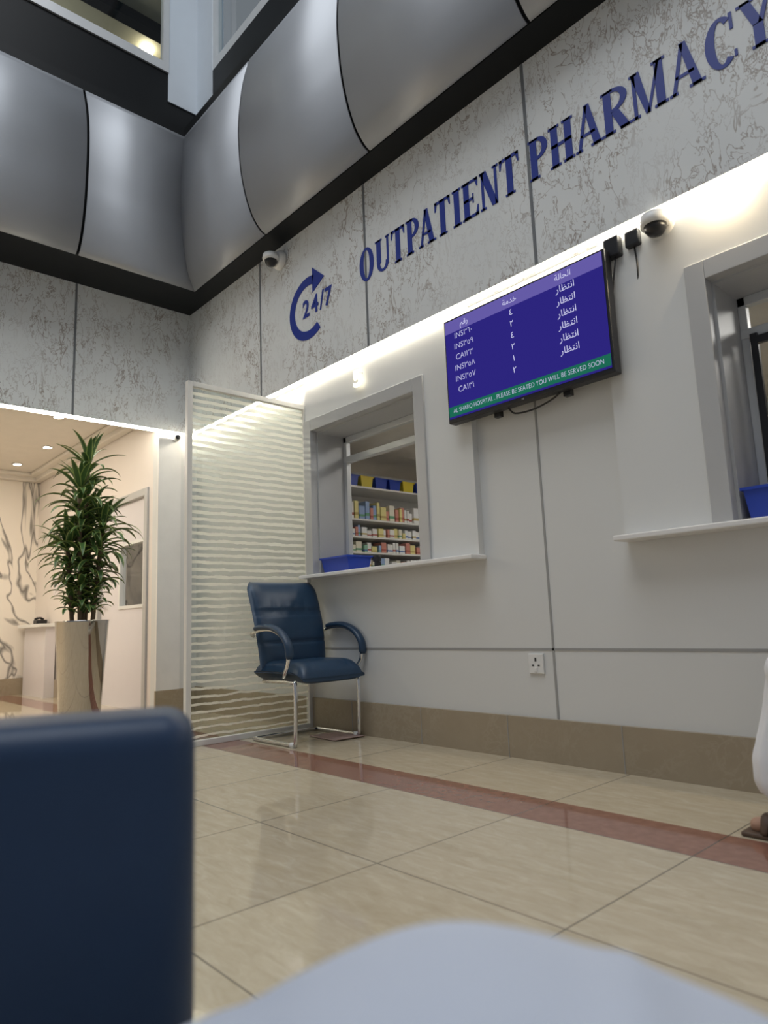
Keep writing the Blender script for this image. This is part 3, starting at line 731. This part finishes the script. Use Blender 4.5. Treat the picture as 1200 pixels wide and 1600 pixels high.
# ------------------------------------------------------------------ robe over the knees
lat=[-.44,-.38,-.32,-.26,-.20,-.134,-.09,-.045,0,.045,.089,.134,.179,.223,.268,.32,.38,.44,.50]
hz =[.05,.26,.37,.418,.445,.471,.490,.509,.522,.526,.520,.506,.488,.470,.449,.415,.37,.26,.05]
sp_=[(-.35,-.04),(-.1,-.03),(.15,-.015),(.32,-.004),(.42,0),(.49,-.006),(.54,-.024),(.58,-.06),(.605,-.12),(.615,-.22),(.61,-.34),(.62,-.44),(.63,-.50)]
sp2=smoothpath([(a,b,0) for a,b in sp_],3)
LL=np.linspace(-.44,.50,61); V=[];F=[]
for p in sp2:
    for l in LL:
        hh=sum(float(np.interp(l+q,lat,hz)) for q in (-.02,-.01,0,.01,.02))/5
        z=max(.012,hh+p.y*(hh/.5)) if p.y<-.05 else hh+p.y
        fold=.010*math.sin(l*38+1)*min(1,max(0,(p.x-.5)*8)) + .003*math.sin(l*22+p.x*9)
        crease=.007*math.exp(-((l-.10-.25*(p.x-.3))/.014)**2)-.005*math.exp(-((l+.06+.2*(p.x-.3))/.015)**2)
        q=CAM+F2*(p.x-.05*abs((l-.03)/.42)**3+fold)+R2*l; V.append((q.x,q.y,z+.0015*math.sin(l*30+p.x*14)+crease*min(1,max(0,(.62-p.x)*6))))
nl=len(LL)
for j in range(len(sp2)-1):
    for i in range(nl-1): F.append((j*nl+i,j*nl+i+1,(j+1)*nl+i+1,(j+1)*nl+i))
o=mesh_obj('person',V,F,M['cloth'],None,True); tag(o,'seated person, pale robe stretched over the bent knees','person')

# ------------------------------------------------------------------ seated person by the wall
def body(name,segs,extra,m,parent,vox,sm=6,lofts=(),dens=.5):
    bm=bmesh.new()
    def ball(c,r,sc=(1,1,1)):
        bmesh.ops.create_icosphere(bm,subdivisions=2,radius=1,matrix=Matrix.Translation(c)@Matrix.Diagonal((r*sc[0],r*sc[1],r*sc[2],1)))
    for a,b,ra,rb in segs:
        a=Vector(a);b=Vector(b); n=max(2,int((b-a).length/(min(ra,rb)*dens))+1)
        for k in range(n+1): ball(a.lerp(b,k/n),ra+(rb-ra)*k/n)
    for c,r,sc in extra: ball(Vector(c),r,sc)
    for rings in lofts:
        vs=[[bm.verts.new(p) for p in ring] for ring in rings]; n=len(vs[0])
        for i in range(len(vs)-1):
            for k in range(n): bm.faces.new((vs[i][k],vs[i][(k+1)%n],vs[i+1][(k+1)%n],vs[i+1][k]))
        bm.faces.new(vs[0][::-1]); bm.faces.new(vs[-1])
    me=bpy.data.meshes.new(name); bm.to_mesh(me); bm.free(); o=bpy.data.objects.new(name,me); COL.objects.link(o)
    md=o.modifiers.new('r','REMESH'); md.mode='VOXEL'; md.voxel_size=vox
    ms=o.modifiers.new('s','SMOOTH'); ms.factor=.5; ms.iterations=sm
    bpy.context.view_layer.update()
    m2=bpy.data.meshes.new_from_object(o.evaluated_get(bpy.context.evaluated_depsgraph_get())); bpy.data.objects.remove(o)
    for p in m2.polygons: p.use_smooth=True
    m2.materials.clear(); m2.materials.append(m); m2.name=name
    return link(bpy.data.objects.new(name,m2),parent)
PX=-.39
office_chair((PX,-.44,0),math.pi,'blue leather visitor chair with padded arms, occupied')
pe=thing('person','seated person in a long white robe and brown sandals','person',(PX,-.44,0))
sg=[((0.02,0,.60),(.04,0,.86),.12,.13),((.04,0,.86),(.05,0,1.04),.13,.10),((.05,0,1.04),(.03,0,1.16),.055,.05)]
ex=[((.02,0,1.27),.1,(.95,.78,1.2)),((-.085,0,1.255),.018,(1.1,.8,1.3)),((.02,.083,1.26),.022,(.8,.5,1.3)),((.02,-.083,1.26),.022,(.8,.5,1.3))]
for s in (-1,1):
    sg+=[((0,s*.09,.57),(-.41,s*.09,.50),.072,.045),((-.41,s*.09,.50),(-.42,s*.10,.09),.045,.036),((-.40,s*.10,.045),(-.56,s*.11,.032),.034,.026),
         ((.05,s*.15,1.04),(.02,s*.23,.78),.052,.042),((.02,s*.23,.78),(-.24,s*.16,.66),.040,.028),((-.24,s*.16,.66),(-.30,s*.13,.645),.034,.03)]
    for k in range(4): sg.append(((-.30,s*.13+(k-1.5)*.02,.652),(-.375+.008*abs(k-1.5),s*.13+(k-1.5)*.022,.628),.0095,.0075))
    sg.append(((-.26,s*.13-s*.03,.65),(-.31,s*.13-s*.06,.63),.011,.008))
body('body',sg,ex,M['skin'],pe,.009,4)
rs=[((0.02,0,.66),(.05,0,1.02),.155,.135)]; rx=[((-.22,0,.575),.12,(1.9,1.5,.45))]
for s in (-1,1):
    rs+=[((0,s*.09,.58),(-.42,s*.09,.515),.09,.072),((.05,s*.14,1.04),(.02,s*.23,.79),.075,.06),((.02,s*.23,.79),(-.20,s*.17,.67),.058,.045)]
rings=[]
for z,xf,xb,hy in ((.13,-.545,-.30,.185),(.17,-.565,-.29,.19),(.24,-.565,-.29,.185),(.32,-.54,-.29,.175),(.40,-.515,-.29,.168),(.48,-.50,-.28,.163),(.55,-.48,-.25,.155),(.585,-.45,-.25,.13)):
    c=(xf+xb)/2;a=(xb-xf)/2; ring=[]
    for k in range(72):
        th=2*math.pi*k/72; am=.014*min(1,(.6-z)/.3)
        r_=1+ (am/a)*math.sin(th*9+z*3)+(am*.6/a)*math.sin(th*5+1-z*6)
        ex_=.75
        cx_=math.copysign(abs(math.cos(th))**ex_,math.cos(th)); sy=math.copysign(abs(math.sin(th))**ex_,math.sin(th))
        ring.append((c+a*r_*cx_,hy*(1+.03*math.sin(th*9+z*3))*sy,z))
    rings.append(ring)
body('robe',rs,rx,M['robe'],pe,.011,3,[rings])
body('hair',[((.04,0,1.34),(.07,0,1.27),.085,.075)],[],M['hair'],pe,.012,3)
for s in (-1,1):
    box('sandal_sole',-.60,-.36,s*.11-.045,s*.11+.045,0,.016,M['sandal'],pe,bevel=.007,seg=3)
    tube('sandal_strap',[(-.53,s*.11-.043,.015),(-.525,s*.11-.03,.055),(-.525,s*.11,.068),(-.525,s*.11+.03,.055),(-.53,s*.11+.043,.015)],.008,M['sandal'],pe,8,5,flat=(.006,.016),up=(0,0,1))
    tube('sandal_strap',[(-.44,s*.10-.044,.015),(-.43,s*.10-.035,.07),(-.43,s*.10,.085),(-.43,s*.10+.035,.07),(-.44,s*.10+.044,.015)],.008,M['sandal'],pe,8,5,flat=(.006,.014),up=(0,0,1))

# ------------------------------------------------------------------ lights
def area(name,loc,size,power,col,rot=(0,0,0),sy=None):
    l=bpy.data.lights.new(name,'AREA'); l.energy=power; l.color=col; l.size=size
    if sy: l.shape='RECTANGLE'; l.size_y=sy
    o=bpy.data.objects.new(name,l); o.location=loc; o.rotation_euler=rot; COL.objects.link(o); return o
area('atrium_light',(-1.5,-3.6,9.0),5,330,(.92,.96,1))
area('corridor_light',(-7.6,-2.4,2.7),2.0,75,(1,.88,.72))
area('warm_downlight',(-.98,-.068,2.515),.04,5,(1,.78,.48))
area('upper_room_fill',(-7.6,-2.0,6.1),1.2,30,(1,.95,.8),(math.pi,0,0))  # unseen fill added to brighten the upper ceiling
area('upper_north_fill',(-3.5,.6,6.1),1.0,14,(.6,.8,1),(math.pi,0,0))  # unseen bluish fill added to brighten the space behind the north window
wd=bpy.data.worlds.new('world'); S.world=wd; wd.use_nodes=True
bg=wd.node_tree.nodes['Background']; bg.inputs[0].default_value=(.44,.47,.52,1); bg.inputs[1].default_value=.46
